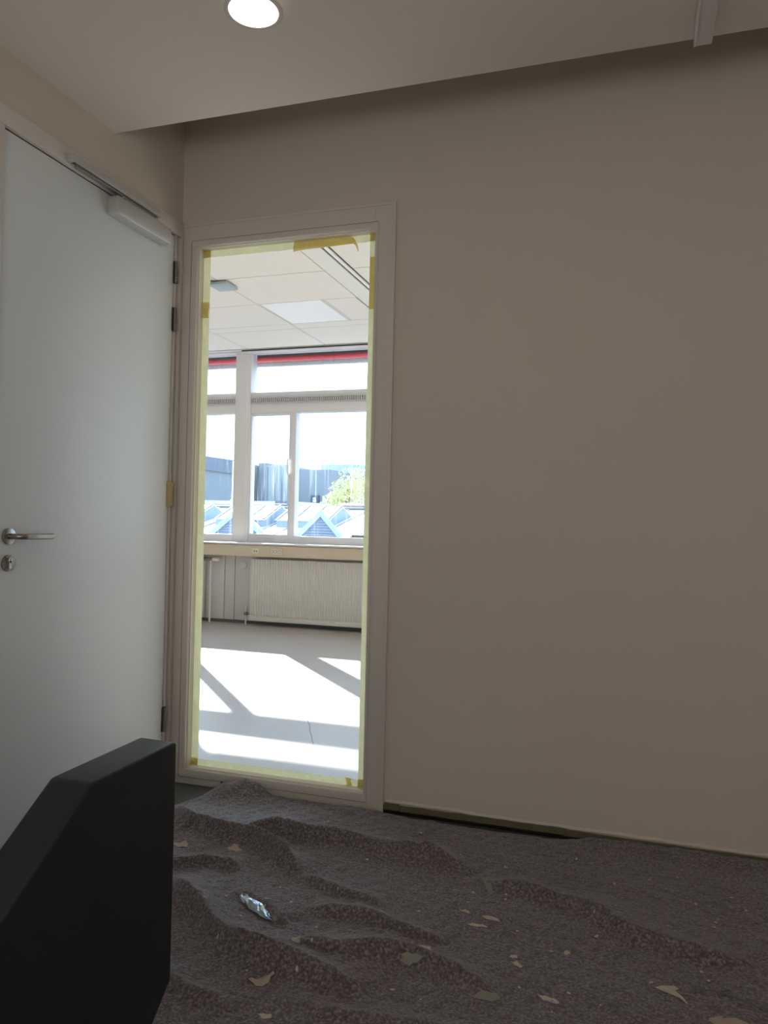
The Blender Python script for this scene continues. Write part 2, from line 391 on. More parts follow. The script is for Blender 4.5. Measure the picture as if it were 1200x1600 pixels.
# applied casing board with its fine groove: four flat boards
YC = YF - 0.003
for b in ((0.055, GL - 0.001, YC, YF - 0.0002, 0.041, 2.302), (GR + 0.001, 0.898, YC, YF - 0.0002, 0.020, 2.308),
          (0.055, 0.898, YC - 0.0004, YF - 0.0002, GT + 0.001, 2.306), (0.055, 0.898, YC - 0.0004, YF - 0.0002, 0.030, GB - 0.001)):
    box('casing_board', FRAME, b, s1, bevel=0.001)
jn = mat('joint_shadow', (0.20, 0.18, 0.16), 0.8)  # dark strips laid on the boards, shade of the groove put into their colour
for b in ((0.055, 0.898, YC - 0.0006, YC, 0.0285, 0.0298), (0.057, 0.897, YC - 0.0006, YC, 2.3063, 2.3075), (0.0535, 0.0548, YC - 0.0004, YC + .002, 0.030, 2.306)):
    box('groove_shade', jn, b, s1)
# outer moulding, right side and top
MB().box(0.957, 0.9695, YF - 0.004, YF - 0.0002, 0.0, 2.380).build('moulding', FRAME, s1, bevel=0.0012)
MB().box(0.013, 0.957, YF - 0.004, YF - 0.0002, 2.369, 2.380).build('moulding', FRAME, s1, bevel=0.0012)
# glazing beads
for b in ((GL, GL + 0.004, 0.004, 0.0385, GB, GT), (GR - 0.003, GR, 0.004, 0.0385, GB, GT),
          (GL + 0.006, GR - 0.003, 0.004, 0.0385, GT - 0.004, GT), (GL + 0.006, GR - 0.003, 0.004, 0.0385, GB, GB + 0.006)):
    box('glazing_bead', BEADP, b, s1, bevel=0.001)
box('glass_pane', GLASS, (GL, GR, 0.0400, 0.0460, GB, GT), s1)
hol = MB()
for x in (0.262, 0.281): hol.cyl((x, YF - 0.0006, 0.026 - (x - .262) * .3), (x, YF - 0.0002, 0.026 - (x - .262) * .3), 0.0062, 12)
hol.build('drilled_hole', DARK, s1)
# masking tape stuck around the glass
y_ = 0.0396; th = 0.0006
l_, r_, t_, b_ = GL + 0.0005, GR - 0.0005, GT - 0.0005, GB + 0.0005
tl = thing('masking_tape', 'long pale yellow masking tape strip down left edge of the glass', 'tape', (l_, y_, GB), 'tape around the glass')
wavy_v(b_, t_, l_, l_ + 0.036, y_, th, seed=11).build('tape_strip', TAPE, tl)
wavy_v(1.985, 2.055, l_, l_ + 0.033, y_ - 0.0020, th, 4, 0.004, seed=12).build('tape_piece', TAPE2, tl)
tr_ = thing('masking_tape', 'pale masking tape strip down right edge of the glass, darker near its top', 'tape', (r_, y_, GB), 'tape around the glass')
wavy_v(b_, t_, r_ - 0.037, r_, y_, th, seed=13).build('tape_strip', TAPE, tr_)
wavy_v(1.975, 2.186, r_ - 0.035, r_, y_ - 0.0020, th, 8, seed=14).build('tape_piece', TAPE2, tr_)
tt = thing('masking_tape', 'pale masking tape strip across the top edge of the glass with a torn end', 'tape', (0.48, y_, GT), 'tape around the glass')
wavy(l_, r_, t_ - 0.033, t_, y_ - 0.0008, th, 40, seed=15).build('tape_strip', TAPE, tt)
m_ = MB(); pl = [(0.508, 2.2365), (0.556, 2.241), (0.700, 2.244), (0.775, 2.246), (0.786, 2.236), (0.796, 2.212), (0.799, 2.214), (0.794, 2.240), (0.776, 2.270), (0.760, 2.2795), (0.512, 2.279)]
m_.prism([(x, z) for x, z in pl], 1, y_ - 0.0028, y_ - 0.0021); m_.build('tape_piece', TAPE2, tt)
tb = thing('masking_tape', 'pale masking tape strip along the bottom edge of the glass', 'tape', (0.48, y_, GB), 'tape around the glass')
wavy(l_, r_, b_, b_ + 0.033, y_ - 0.0008, th, 40, seed=17).build('tape_strip', TAPE, tb)
m_ = MB(); m_.prism([(0.790, GB + .002), (0.818, GB + .002), (0.822, 0.074), (0.815, 0.086), (0.819, 0.098), (0.792, 0.100), (0.797, 0.088), (0.800, 0.076)], 1, y_ - 0.0026, y_ - 0.0020)
m_.build('tape_piece', TAPE2, tb)
wavy(0.846, r_, b_ + .001, b_ + 0.037, y_ - 0.0020, th, 4, seed=18).build('tape_piece', TAPE2, tb)
wavy(l_ + .001, l_ + 0.034, b_ + .001, b_ + 0.034, y_ - 0.0020, th, 4, seed=19).build('tape_piece', TAPE2, tl)
wavy(l_ + .001, l_ + 0.034, t_ - 0.034, t_ - .001, y_ - 0.0020, th, 4, seed=20).build('tape_piece', TAPE2, tl)
wavy(r_ - .036, r_, t_ - 0.030, t_ - .001, y_ - 0.0020, th, 4, seed=21).build('tape_piece', TAPE2, tr_)

# ================================================================== ROOM BEHIND THE GLASS
X0, X1, WY = -7.65, 5.07, 4.55
CZ = 2.941
box('floor', FLOOR2, (X0, X1, 0.1, WY + 0.25, -0.12, -0.0005), **ST)
box('wall_left', WALL, (X0 - 0.1, X0, 0.0, WY + 0.2, 0, CZ + 0.2), **ST)
box('wall_right', WALL, (X1, X1 + 0.1, 0.0, WY + 0.2, 0, CZ + 0.2), **ST)
MB().box(X0, -0.12, 0.0, 0.1, 0, CZ + 0.2).box(XR + 0.1, X1, 0.0, 0.1, 0, CZ + 0.2).box(-0.12, XR + 0.1, 0.1, 0.12, 2.5, CZ + .2).build('wall_back', WALL, **ST)
# tiled ceiling
c2 = struct('ceiling', (0, 2.3, CZ))
box('ceiling_void', mat('void_grey', (0.22, 0.22, 0.22), 0.8), (X0, X1, 0.12, WY + 0.2, CZ + 0.010, CZ + 0.06), c2)
TM = {}
def tile(x0, x1, y0, y1, m=TILE, name='ceiling_tile', gap=0.009, gx=0.022):
    w_, h_ = round(x1 - x0, 3), round(y1 - y0, 3); key = (w_, h_, name)
    if key not in TM:
        o = MB().box(gx / 2, w_ - gx / 2, gap / 2, h_ - gap / 2, -0.004, 0.009).build(name, m, c2, bevel=0.0015, seg=1)
        TM[key] = o
    else:
        o = TM[key].copy(); COL.objects.link(o)
    o.location = (x0, y0, CZ)
rows = [0.12, 0.26, 0.93, 1.60, 2.275, 2.945, 3.60, 3.77, 4.44]
lcols = [-7.65, -6.69, -5.79, -4.89, -3.99, -3.09, -2.09, -1.19, -0.29]
rcols = [-0.09, 0.81, 1.71, 2.61, 3.51, 4.41, 5.06]
for j in range(len(rows) - 1):
    y0, y1 = rows[j], rows[j + 1]
    for i in range(len(lcols) - 1):
        x0, x1 = lcols[i], lcols[i + 1]
        if i == 7 and j == 5:
            tile(x0, -0.60, y0, y1, PALE, 'light_panel', 0.012, 0.040); tile(-0.60, x1, y0, y1, gx=0.04)
        else: tile(x0, x1, y0, y1, gx=0.022)
    for i in range(len(rcols) - 1): tile(rcols[i], rcols[i + 1], y0 - (0.35 if 0 < j < 5 else 0) * 0, y1)
MB().box(-0.287, -0.140, 0.12, 4.44, CZ - 0.010, CZ + 0.001).build('plain_strip', mat('strip_paint', (0.80, 0.80, 0.76), 0.7), c2)
MB().box(-0.138, -0.122, 0.12, 4.44, CZ - 0.0015, CZ + 0.001).build('dark_slot', DARK, c2)
MB().box(-0.120, -0.0955, 0.12, 4.44, CZ - 0.010, CZ + 0.001).build('rail_strip', mat('strip_white', (0.86, 0.86, 0.85), 0.5), c2)
for x in lcols[1:-1] + rcols[1:-1]:
    MB().box(x - 0.0095, x + 0.0095, 0.12, 4.44, CZ - 0.0025, CZ + 0.009).build('grid_bar', GRID, c2)
MB().box(-0.618, -0.582, 2.95, 3.595, CZ - 0.0025, CZ + 0.009).build('grid_bar', GRID, c2)
# small unit under the ceiling
su = thing('ceiling_unit', 'flat square grey blue unit fixed under the tiled ceiling behind the glass', 'ceiling unit', (-1.18, 2.35, CZ))
m_ = MB(); ang = 0.04
m_.box(-1.262, -1.102, 2.272, 2.452, CZ - 0.036, CZ - 0.012)
m_.build('unit_body', mat('grey_blue_plastic', (0.36, 0.42, 0.45), 0.5), su, bevel=0.004)
MB().box(-1.21, -1.15, 2.30, 2.39, CZ - 0.012, CZ - 0.006).build('bracket', DARK, su)
MB().tube([(-1.19, 2.30, CZ - 0.020), (-1.215, 2.24, CZ - 0.012), (-1.23, 2.15, CZ - 0.010), (-1.24, 2.0, CZ - 0.0075)], 0.0025, 8).build('cable', DARK, su)

# window wall
w2 = struct('window_2', (0, WY, 0))
MOD = 1.79
bars = []
cx0 = -2.18
for n in range(-3, 5):
    c = cx0 + MOD * n
    o = MB().box(c - 0.093, c + 0.093, WY - 0.012, WY + 0.12, 0.86, 2.9165).build('mullion', WIN, w2, bevel=0.002)
    MB().box(c + 0.052, c + 0.060, WY - 0.016, WY - 0.0125, 0.90, 2.90).build('mullion_bead', mat('bead_paint', (0.82, .82, .82), .4), o)
for n in range(-3, 4):
    a = cx0 + MOD * n + 0.0935; b = cx0 + MOD * (n + 1) - 0.0935
    MB().box(a, b, WY, WY + 0.10, 0.86, 0.955).build('bottom_rail', WIN, w2, bevel=0.002)
    MB().box(a, b, WY, WY + 0.10, 2.262, 2.365).build('transom', WIN, w2, bevel=0.002)
    MB().box(a, b, WY + 0.004, WY + 0.10, 2.365, 2.488).build('transom_upper', GREYM if False else WIN, w2, bevel=0.002)
    # ventilation grille
    gv = MB().box(a + 0.005, b - 0.001, WY - 0.026, WY + 0.003, 2.372, 2.378).box(a + 0.005, b - 0.001, WY - 0.026, WY + 0.003, 2.418, 2.424)
    gv.box(a + 0.005, b - 0.001, WY - 0.004, WY + 0.003, 2.378, 2.418)
    gv = gv.build('vent_rail', GREYM, w2)
    sl = MB(); k = a + 0.02
    while k < b - 0.02:
        sl.box(k, k + 0.010, WY - 0.020, WY - 0.005, 2.380, 2.416); k += 0.024
    sl.build('vent_fin', mat('vent_fin', (0.62, 0.62, 0.63), .5), gv, kind='stuff')
    # casement and narrow mullion
    m0 = a + 0.478; m1 = m0 + 0.063
    MB().box(m0, m1, WY - 0.006, WY + 0.10, 0.955, 2.262).build('narrow_mullion', WIN, w2, bevel=0.002)
    cs = empty('casement', (a, WY, 0.96)); cs.parent = w2; cs.matrix_parent_inverse = w2.matrix_basis.inverted()
    ca, cb = a + 0.001, m0 - 0.001
    MB().box(ca, ca + 0.016, WY - 0.003, WY + 0.05, 0.955, 2.261).build('casement_stile', WIN, cs, bevel=0.001)
    MB().box(cb - 0.014, cb, WY - 0.003, WY + 0.05, 0.955, 2.261).build('casement_stile', WIN, cs, bevel=0.001)
    MB().box(ca + 0.016, cb - 0.014, WY - 0.003, WY + 0.05, 2.236, 2.261).build('casement_rail', WIN, cs, bevel=0.001)
    MB().box(ca + 0.016, cb - 0.014, WY - 0.003, WY + 0.05, 0.950, 0.968).build('casement_rail', WIN, cs, bevel=0.001)
    MB().tube([(cb - 0.006, WY - 0.004, 1.60), (cb - 0.010, WY - 0.035, 1.62), (cb - 0.010, WY - 0.038, 1.72), (cb - 0.010, WY - 0.036, 1.77)], 0.009, 8).build('casement_handle', mat('handle_white', (.8, .8, .8), .4), cs, smooth=True)
    MB().box(ca + 0.12, ca + 0.32, WY - 0.018, WY - 0.004, 0.934, 0.944).cyl((cb - 0.05, WY - 0.03, 0.925), (cb - 0.05, WY - 0.001, 0.925), 0.008, 10).build('casement_stay', mat('handle_white', (.8, .8, .8), .4), cs)
    box('glass_pane', GLASS2, (ca + 0.016, cb - 0.014, WY + 0.020, WY + 0.026, 0.968, 2.236), w2)
    box('glass_pane', GLASS2, (m1, b, WY + 0.050, WY + 0.056, 0.955, 2.262), w2)
    box('glass_pane', GLASS2, (a, b, WY + 0.050, WY + 0.056, 2.488, 2.9165), w2)
box('window_head', WIN, (X0, X1, WY - 0.03, WY + 0.12, 2.917, 2.9305), w2, bevel=0.002)
box('trim_2', WIN, (X0, X1, 4.455, WY + 0.05, 2.9325, CZ - 0.001), **ST)
br = thing('blind_rail', 'slim white blind rail with dark gap above the far window', 'rail', (-0.3, 4.5, 2.91))
box('rail_body', mat('rail_grey', (0.70, 0.70, 0.71), 0.4), (-2.17, 1.6, 4.46, 4.536, 2.906, 2.918), br, bevel=0.002)
box('rail_gap_shade', DARK, (-2.17, 1.6, 4.465, 4.53, 2.9185, 2.9322), br)  # solid dark strip standing in for the shadow gap over the rail
box('wall_back', WALL, (X0, X1, WY - 0.03, WY + 0.12, CZ - 0.0005, CZ + 0.2), **ST)
# sill, beige trunking and the wall panels below
box('trim_3', WIN, (X0, X1, WY - 0.195, WY + 0.12, 0.857, 0.876), bevel=0.004, **ST)
tk = thing('cable_trunking', 'beige cable trunking with sockets running under the window sill', 'trunking', (-1.3, WY - 0.18, 0.735))
MB().box(X0 + .01, X1 - .01, WY - 0.180, WY + 0.02, 0.735, 0.852).build('trunking_body', BEIGE, tk, bevel=0.003)
def plate(x0, x1, z0, z1, dots):
    s = MB().box(x0, x1, WY - 0.186, WY - 0.1803, z0, z1).build('socket_plate', SOCK, tk, bevel=0.002)
    for (dx, dz, r, hollow) in dots:
        if hollow:
            MB().cyl((dx, WY - 0.1875, dz), (dx, WY - 0.1862, dz), r, 20).build('socket_ring', mat('socket_shadow', (.25, .23, .19), .5), s)
            MB().cyl((dx, WY - 0.1885, dz), (dx, WY - 0.1876, dz), r * 0.78, 20).build('socket_face', SOCK, s)
        else:
            MB().cyl((dx, WY - 0.1875, dz), (dx, WY - 0.1862, dz), r, 14).build('socket_hole', DARK, s)
plate(-1.935, -1.850, 0.762, 0.824, [(-1.905, 0.792, 0.007, False), (-1.880, 0.792, 0.007, False)])
plate(-1.733, -1.590, 0.762, 0.826, [(-1.705, 0.792, 0.017, True), (-1.662, 0.792, 0.017, True), (-1.619, 0.792, 0.017, True)])
wp = struct('wall_panelled', (0, WY, 0))
edges = [X0, -6.0, -4.4, -2.745, -2.362, -2.238, 0.30, 2.0, 3.6, X1]
for i in range(len(edges) - 1):
    box('wall_panel', PANELW, (edges[i] + 0.004, edges[i + 1] - 0.004, WY + 0.012, WY + 0.05, 0.035, 0.86), wp, bevel=0.002)
box('panel_backing', DARK, (X0, X1, WY + 0.051, WY + 0.12, 0.0, 0.86), wp)
box('plinth', mat('plinth_dark', (0.10, 0.11, 0.13), 0.6), (X0, X1, WY + 0.03, WY + 0.050, 0.0, 0.034), wp)
MB().cyl((-2.140, WY + 0.0035, 0.630), (-2.140, WY + 0.0115, 0.630), 0.045, 32, 0.048).build('round_cover', PANELW, wp, bevel=0.002)
def radiator(x0, x1, label, tailpipe):
    r = thing('radiator', label, 'radiator', ((x0 + x1) / 2, WY - 0.05, 0.06), 'white radiators under the windows')
    m_ = MB(); vv, ff = [], []; per = 0.0305; y0 = WY - 0.075; n = int((x1 - x0 - 0.01) / per); st = x0 + 0.005
    xs = []
    for i in range(n):
        a = st + i * per
        xs += [(a, 0.0), (a + per * 0.22, -0.010), (a + per * 0.50, -0.010), (a + per * 0.72, 0.0)]
    xs.append((st + n * per, 0.0))
    for x, dy in xs: vv += [(x, y0 + dy, 0.105), (x, y0 + dy, 0.700)]
    for i in range(len(xs) - 1): ff.append((2 * i, 2 * i + 2, 2 * i + 3, 2 * i + 1))
    m_.add(vv, ff).build('ribbed_front', RAD, r)
    box('radiator_body', RAD, (x0, x1, y0 + 0.0005, WY - 0.010, 0.105, 0.705), r, bevel=0.003)
    box('lower_cover', RAD, (x0, x1, y0 - 0.008, WY - 0.010, 0.050, 0.103), r, bevel=0.002)
    for x in (x0 + 0.25, x1 - 0.25):
        MB().box(x - .015, x + .015, WY - 0.010, WY + 0.0115, 0.2, 0.6).build('bracket', RAD, r)
    return r
r1_ = radiator(-2.008, -0.32, 'ribbed white radiator under the window, in full view behind the glass', 0)
MB().cyl((-2.062, WY - 0.05, 0.0), (-2.062, WY - 0.05, 0.105), 0.0075, 12).build('pipe', RAD, r1_, smooth=True)
MB().box(-2.078, -2.046, WY - 0.066, WY - 0.034, 0.100, 0.135).cyl((-2.046, WY - .05, .118), (-2.008, WY - .05, .118), .009, 10).build('valve', DARKSTEEL, r1_, bevel=0.003)
MB().cyl((-2.062, WY - 0.05, 0.135), (-2.062, WY - 0.05, 0.192), 0.0165, 16, 0.014).build('valve_cap', mat('cream_plastic', (.62, .57, .45), .4), r1_, bevel=0.002)
r2_ = radiator(-4.3, -2.585, 'ribbed white radiator, only its end with thermostat knob beside the left tape', 0)
MB().cyl((-2.500, WY - 0.05, 0.0), (-2.500, WY - 0.05, 0.675), 0.011, 12).build('pipe', RAD, r2_, smooth=True)
MB().cyl((-2.585, WY - 0.05, 0.682), (-2.475, WY - 0.05, 0.682), 0.015, 14).build('valve', DARKSTEEL, r2_)
MB().cyl((-2.475, WY - 0.05, 0.682), (-2.395, WY - 0.05, 0.682), 0.022, 18, 0.024).build('thermostat_knob', mat('knob_white', (.8, .79, .77), .4), r2_, bevel=0.003)
# hairline crack and crumbs on the grey floor
ck = MB()
crack = [(0.365, 0.714), (0.318, 0.80), (0.292, 0.857), (0.240, 0.95), (0.207, 1.026), (0.150, 1.13), (0.128, 1.216), (0.064, 1.351)]
vv = []
for i, (x, y) in enumerate(crack):
    vv += [(x - .0018, y, 0.0002), (x + .0018, y, 0.0002)]
tag(ck.add(vv, [(2 * i, 2 * i + 1, 2 * i + 3, 2 * i + 2) for i in range(len(crack) - 1)]).build('floor_crack', mat('crack_grey', (.16, .16, .19), .9)), 'thin dark crack in the sunlit grey floor behind the glass', 'crack')

# ================================================================== OUTSIDE
box('ground', mat('tarmac', (0.22, 0.22, 0.23), 0.9, var=0.1, vscale=0.3), (-120, 80, 5.2, 160, -4.3, -4.0), **ST)
# sun screens outside the upper panes
for n in range(-1, 3):
    a = cx0 + MOD * (n - 1) + 0.01; b = a + MOD - 0.02
    lab = {-1: 'rolled red sun screen outside, far left bay beyond the frame', 0: 'rolled red sun screen outside the window left of the wide mullion',
           1: 'rolled red sun screen outside the window right of the wide mullion', 2: 'rolled red sun screen in the bay right of the view'}[n]
    t = thing('sun_screen', lab, 'sun screen', ((a + b) / 2, 4.75, 2.8), 'rolled sun screens')
    box('cassette', mat('slate_metal', (0.16, 0.18, 0.215), 0.5), (a, b, 4.775, 4.90, 2.915, 3.02), t, bevel=0.004)
    MB().cyl((a + .01, 4.74, 2.884), (b - .01, 4.74, 2.884), 0.027, 20).build('fabric_roll', mat('red_fabric', (0.62, 0.06, 0.08), 0.7), t, smooth=True)
    box('bottom_bar', mat('bar_grey', (0.50, 0.52, 0.56), 0.4, 0.2), (a, b, 4.755, 4.80, 2.806, 2.860), t, bevel=0.003)
BLUEG = lambda n, c: mat(n, c, 0.85, var=0.04, vscale=0.8)
def bldg(name, label, cat, y, depth, poly, m, base=-4.0, parts=None):
    """poly: top outline as (x,z) pairs left to right, stands on the ground."""
    t = thing(name, label, cat, (poly[0][0], y, base), 'buildings on the horizon')
    pg = [(poly[0][0], base)] + list(poly) + [(poly[-1][0], base)]
    MB().prism(pg, 1, y, y + depth).build('walls', m, t)
    return t
WM = BLUEG('facade_grey', (0.24, 0.26, 0.29)); WM2 = BLUEG('facade_mid', (0.33, 0.36, 0.37)); WM3 = BLUEG('facade_pale', (0.42, 0.48, 0.48)); WM4 = BLUEG('facade_low', (0.52, 0.56, 0.57))
t = bldg('warehouse', 'big blue grey warehouse with sloping roof line behind the left pane', 'building', 45, 14, [(-48, 8.2), (-27.223, 5.48), (-24.9, 5.1), (-23.4, 4.92)], WM)
MB().prism([(-48, 7.1), (-48, 8.3), (-23.35, 5.02), (-23.35, 4.1)], 1, 44.8, 44.98).build('roof_fascia', BLUEG('fascia_blue', (.17, .19, .23)), t)
t = bldg('office_block', 'narrow blue grey block right of the wide mullion', 'building', 45.5, 8, [(-23.3, 5.08), (-22.7, 5.08), (-22.7, 4.6), (-22.4, 4.6)], WM)
t = bldg('office_tower', 'ribbed blue grey tower behind the narrow casement', 'building', 44, 8, [(-22.0, 4.76), (-21.7, 4.8), (-20.6, 4.86), (-20.4, 4.8), (-20.4, 4.6)], WM2)
for i in range(0, 6, 2): MB().box(-21.9 + i * 0.27, -21.82 + i * 0.27, 43.9, 43.99, -4, 4.7).build('rib', WM, t)
t = bldg('factory_hall', 'wide flat blue grey hall carrying a small white lettered sign', 'building', 45, 10, [(-20.35, 4.57), (-17.62, 4.57)], WM)
sg = thing('wall_sign', 'small dark square sign with a white letter on the blue grey hall', 'sign', (-18.5, 44.95, 2.2))
box('sign_board', mat('sign_dark', (0.07, 0.09, 0.13), 0.6), (-19.02, -18.42, 44.86, 44.99, 2.33, 2.84), sg)
fc = bpy.data.curves.new('letter', 'FONT'); fc.body = 'a'; fc.size = 0.62; fc.extrude = 0.02; fc.offset = 0.012; fc.align_x = 'CENTER'
fo = bpy.data.objects.new('letter_tmp', fc); COL.objects.link(fo)
bpy.context.view_layer.update()
me = bpy.data.meshes.new_from_object(fo); bpy.data.objects.remove(fo)
lo = bpy.data.objects.new('letter', me); COL.objects.link(lo); me.materials.clear(); me.materials.append(mat('sign_white', (.85, .87, .9), .6))
lo.rotation_euler = (math.pi / 2, 0, 0); lo.location = (-18.72, 44.83, 2.39); lo.parent = sg; lo.matrix_parent_inverse = Matrix.Translation(sg.location).inverted()
MB().box(-18.16, -18.05, 44.86, 44.98, 2.40, 2.80).box(-18.34, -18.05, 44.86, 44.98, 2.33, 2.40).build('letter', mat('sign_white', (.85, .87, .9), .6), sg)
bldg('apartment_block', 'tallest pale blue block standing behind the tree', 'building', 60, 12, [(-24.705, 6.10), (-21.15, 6.10)], WM3)
bldg('apartment_block', 'lower pale blue block at the right edge beside the tape', 'building', 61, 12, [(-21.13, 5.1), (-14.0, 5.1)], WM3)
t = bldg('low_hall', 'long low pale roofed hall in front of the blue blocks', 'building', 35, 6, [(-23.5, 2.14), (-15.5, 2.13), (-13.5, 2.03)], WM4)
box('roof_edge', mat('edge_white', (.72, .74, .76), .6), (-23.5, -13.5, 34.88, 34.99, 1.95, 2.03), t)
t = bldg('white_building', 'small bright white building right of the tree', 'building', 24.5, 3, [(-7.65, 2.21), (-4.2, 2.21)], mat('white_render', (.95, .95, .95), .6, var=.01), base=-4)
MB().box(-7.62, -4.1, 24.38, 24.48, 1.84, 2.21).build('parapet', mat('white_render', (.95, .95, .95), .6), t)
t = bldg('brick_shed', 'low reddish shed with white roof edge below the white building', 'building', 22.5, 1.8, [(-8.0, 1.70), (-4.6, 1.70)], mat('shed_brick', (.20, .16, .18), .8, var=.15, vscale=3))
box('roof_edge', mat('edge_white', (.72, .74, .76), .6), (-8.03, -4.5, 22.35, 22.48, 1.70, 1.75), t)
# pole
pole = thing('flagpole', 'thin white pole before the big warehouse', 'pole', (-16.6, 30, -4))
MB().cyl((-16.6, 30, -4), (-16.6, 30, 3.92), 0.055, 10, 0.035).build('mast', mat('pole_white', (.9, .9, .9), .4), pole, smooth=True)
MB().cyl((-16.6, 30, 1.5), (-16.6, 30, 2.05), 0.12, 10, 0.10).build('mast_collar', mat('pole_white', (.9, .9, .9), .4), pole)
# roof plant
ru = thing('rooftop_unit', 'dark ventilation unit on the roof beside the narrow mullion', 'rooftop unit', (-12.9, 27.5, 1.3))
box('unit_housing', mat('plant_dark', (.10, .12, .16), .6), (-13.0, -12.45, 27.3, 27.9, 1.35, 1.95), ru)
for i in range(3): box('louvre', mat('plant_mid', (.35, .4, .45), .6), (-13.02, -12.43, 27.22, 27.29, 1.45 + .17 * i, 1.50 + .17 * i), ru)
MB().box(-13.1, -12.35, 27.2, 28.0, -4, 1.35).build('unit_base', WM4, ru)
# near roofs: long white metal slope, dormers and gables
RW = mat('white_metal_roof', (0.84, 0.83, 0.84), 0.45, var=0.03, vscale=2)
SEAM = mat('roof_seam', (0.10, 0.12, 0.15), 0.6)
CYAN = mat('bargeboard_blue', (0.36, 0.50, 0.56), 0.5)
LOUV = mat('gable_board', (0.22, 0.25, 0.31), 0.7)
rf = thing('metal_roof', 'long white seamed metal roof slope outside, behind the gables', 'roof', (-7, 14, -4))
rise = lambda y: 0.62 + (y - 13.6) * 0.195
MB().prism([(12.6, rise(12.6)), (17.9, rise(17.9)), (17.9, -4), (12.6, -4)], 0, -13.5, -4.6).build('roof_slope', RW, rf)
for i in range(14):
    x = -13.2 + i * 0.6
    MB().prism([(12.6, rise(12.6) + .001), (17.9, rise(17.9) + .001), (17.9, rise(17.9) + .03), (12.6, rise(12.6) + .03)], 0, x, x + 0.035).build('roof_seam', mat('seam_pale', (.30, .27, .31), .5), rf)
MB().tube([(-13.5, 17.9, rise(17.9) + .02), (-4.6, 17.9, rise(17.9) + .02)], 0.05, 8).build('ridge_cap', SEAM, rf)
def dormer(x1, label):
    t = thing('roof_dormer', label, 'dormer', (x1 - 1, 16, 0.9), 'dormers on the metal roof')
    x0 = x1 - 1.45; ye, yr, yb = 15.2, 16.15, 17.05; ze, zr = 1.13, 1.49
    MB().prism([(ye, 0.85), (ye, ze), (yr, zr), (yb, ze + .03), (yb, 0.85)], 0, x0, x1).build('dormer_walls', LOUV if False else mat('dormer_blue', (.24, .30, .37), .7), t)
    th_ = 0.02
    MB().prism([(ye - .05, ze - .02), (yr, zr), (yr, zr + th_), (ye - .05, ze - .02 + th_)], 0, x0 - .02, x1 + .02).build('roof_slope', RW, t)
    MB().prism([(yb + .05, ze), (yr, zr), (yr, zr + th_), (yb + .05, ze + th_)], 0, x0 - .02, x1 + .02).build('roof_slope', RW, t)
    for k in range(4):
        x = x0 + 0.02 + k * 0.46
        MB().prism([(ye - .05, ze - .02 + th_ + .001), (yr, zr + th_ + .001), (yr, zr + th_ + .03), (ye - .05, ze + th_ + .01)], 0, x, x + .05).build('roof_seam', SEAM, t)
dormer(-7.30, 'white roofed dormer with blue end wall behind the narrow casement')
dormer(-5.52, 'white roofed dormer with blue end wall right of the pointed gable')
dormer(-9.4, 'white roofed dormer behind the left pane, partly hidden by the mullion')
def gable(xa, za, xl, zl, xr, zr, y, label):
    t = thing('gable', label, 'gable', (xa, y, zl), 'pointed gables of the roofs outside')
    d = Vector((-0.42, 0.9, 0)) * 1.5
    zb = 0.15
    fl = zl - 0.15; ext = 0.25
    sl_ = (za - zl) / (xa - xl); sr_ = (za - zr) / (xr - xa)
    L_ = (xl - ext, zl - sl_ * ext); R_ = (xr + ext, zr - sr_ * ext)
    tri = [(L_[0], L_[1]), (xa, za), (R_[0], R_[1])]
    m_ = MB()
    front = [Vector((p[0], y, p[1])) for p in tri]; back_ = [v + d for v in front]
    m_.add(front + back_, [(0, 1, 2), (5, 4, 3), (0, 3, 4, 1), (1, 4, 5, 2), (2, 5, 3, 0)]).build('gable_roof', RW, t)
    for (p, q_) in ((L_, (xa, za)), (R_, (xa, za))):
        wv = 0.155
        pg = [(p[0], p[1]), (q_[0], q_[1]), (q_[0], q_[1] - wv), (p[0], p[1] - wv)]
        m_ = MB(); m_.prism([(a, b + .02) for a, b in pg], 1, y - 0.07, y - 0.012); m_.build('bargeboard', CYAN, t)
    # horizontal weatherboards
    z = min(L_[1], R_[1]); k = 0
    while z < za - 0.16:
        z1 = z + 0.062
        a = xa - (za - .1 - z1) / sl_; b = xa + (za - .1 - z1) / sr_
        if b - a > 0.05:
            MB().prism([(y - 0.022, z), (y - 0.034, z + .003), (y - 0.010, z1), (y - 0.005, z1)], 0, a, b).build('weatherboard', LOUV, t)
        z += 0.066; k += 1
    MB().add([Vector(v) for v in ((L_[0], y, -4), (R_[0], y, -4), (R_[0], y, R_[1]), (L_[0], y, L_[1]), (L_[0], y + .3, -4), (R_[0], y + .3, -4), (R_[0], y + .3, R_[1]), (L_[0], y + .3, L_[1]))],
             [(0, 1, 2, 3), (7, 6, 5, 4), (0, 4, 5, 1), (1, 5, 6, 2), (3, 2, 6, 7), (0, 3, 7, 4)]).build('gable_wall', WM, t)
gable(-7.419, 1.395, -8.207, 0.757, -6.651, 0.75, 14, 'pointed gable with light blue bargeboards, half hidden by the wide mullion')
gable(-5.221, 1.364, -5.869, 0.74, -4.67, 0.772, 14.02, 'pointed gable with light blue bargeboards in the right pane, in full view')
gable(-3.15, 1.36, -3.80, 0.72, -2.55, 0.75, 14.0, 'gable at right edge of the pane, only its lower left bargeboard shows')
sh = thing('tiled_roof', 'lavender brown shaded roof slope at the right pane edge', 'roof', (-4, 15, -4))
MB().prism([(14.3, 0.80), (16.9, 1.345), (16.9, -4), (14.3, -4)], 0, -4.55, -1.5).build('roof_slope', mat('brown_roof', (.065, .055, .065), .8, var=.12, vscale=4), sh)

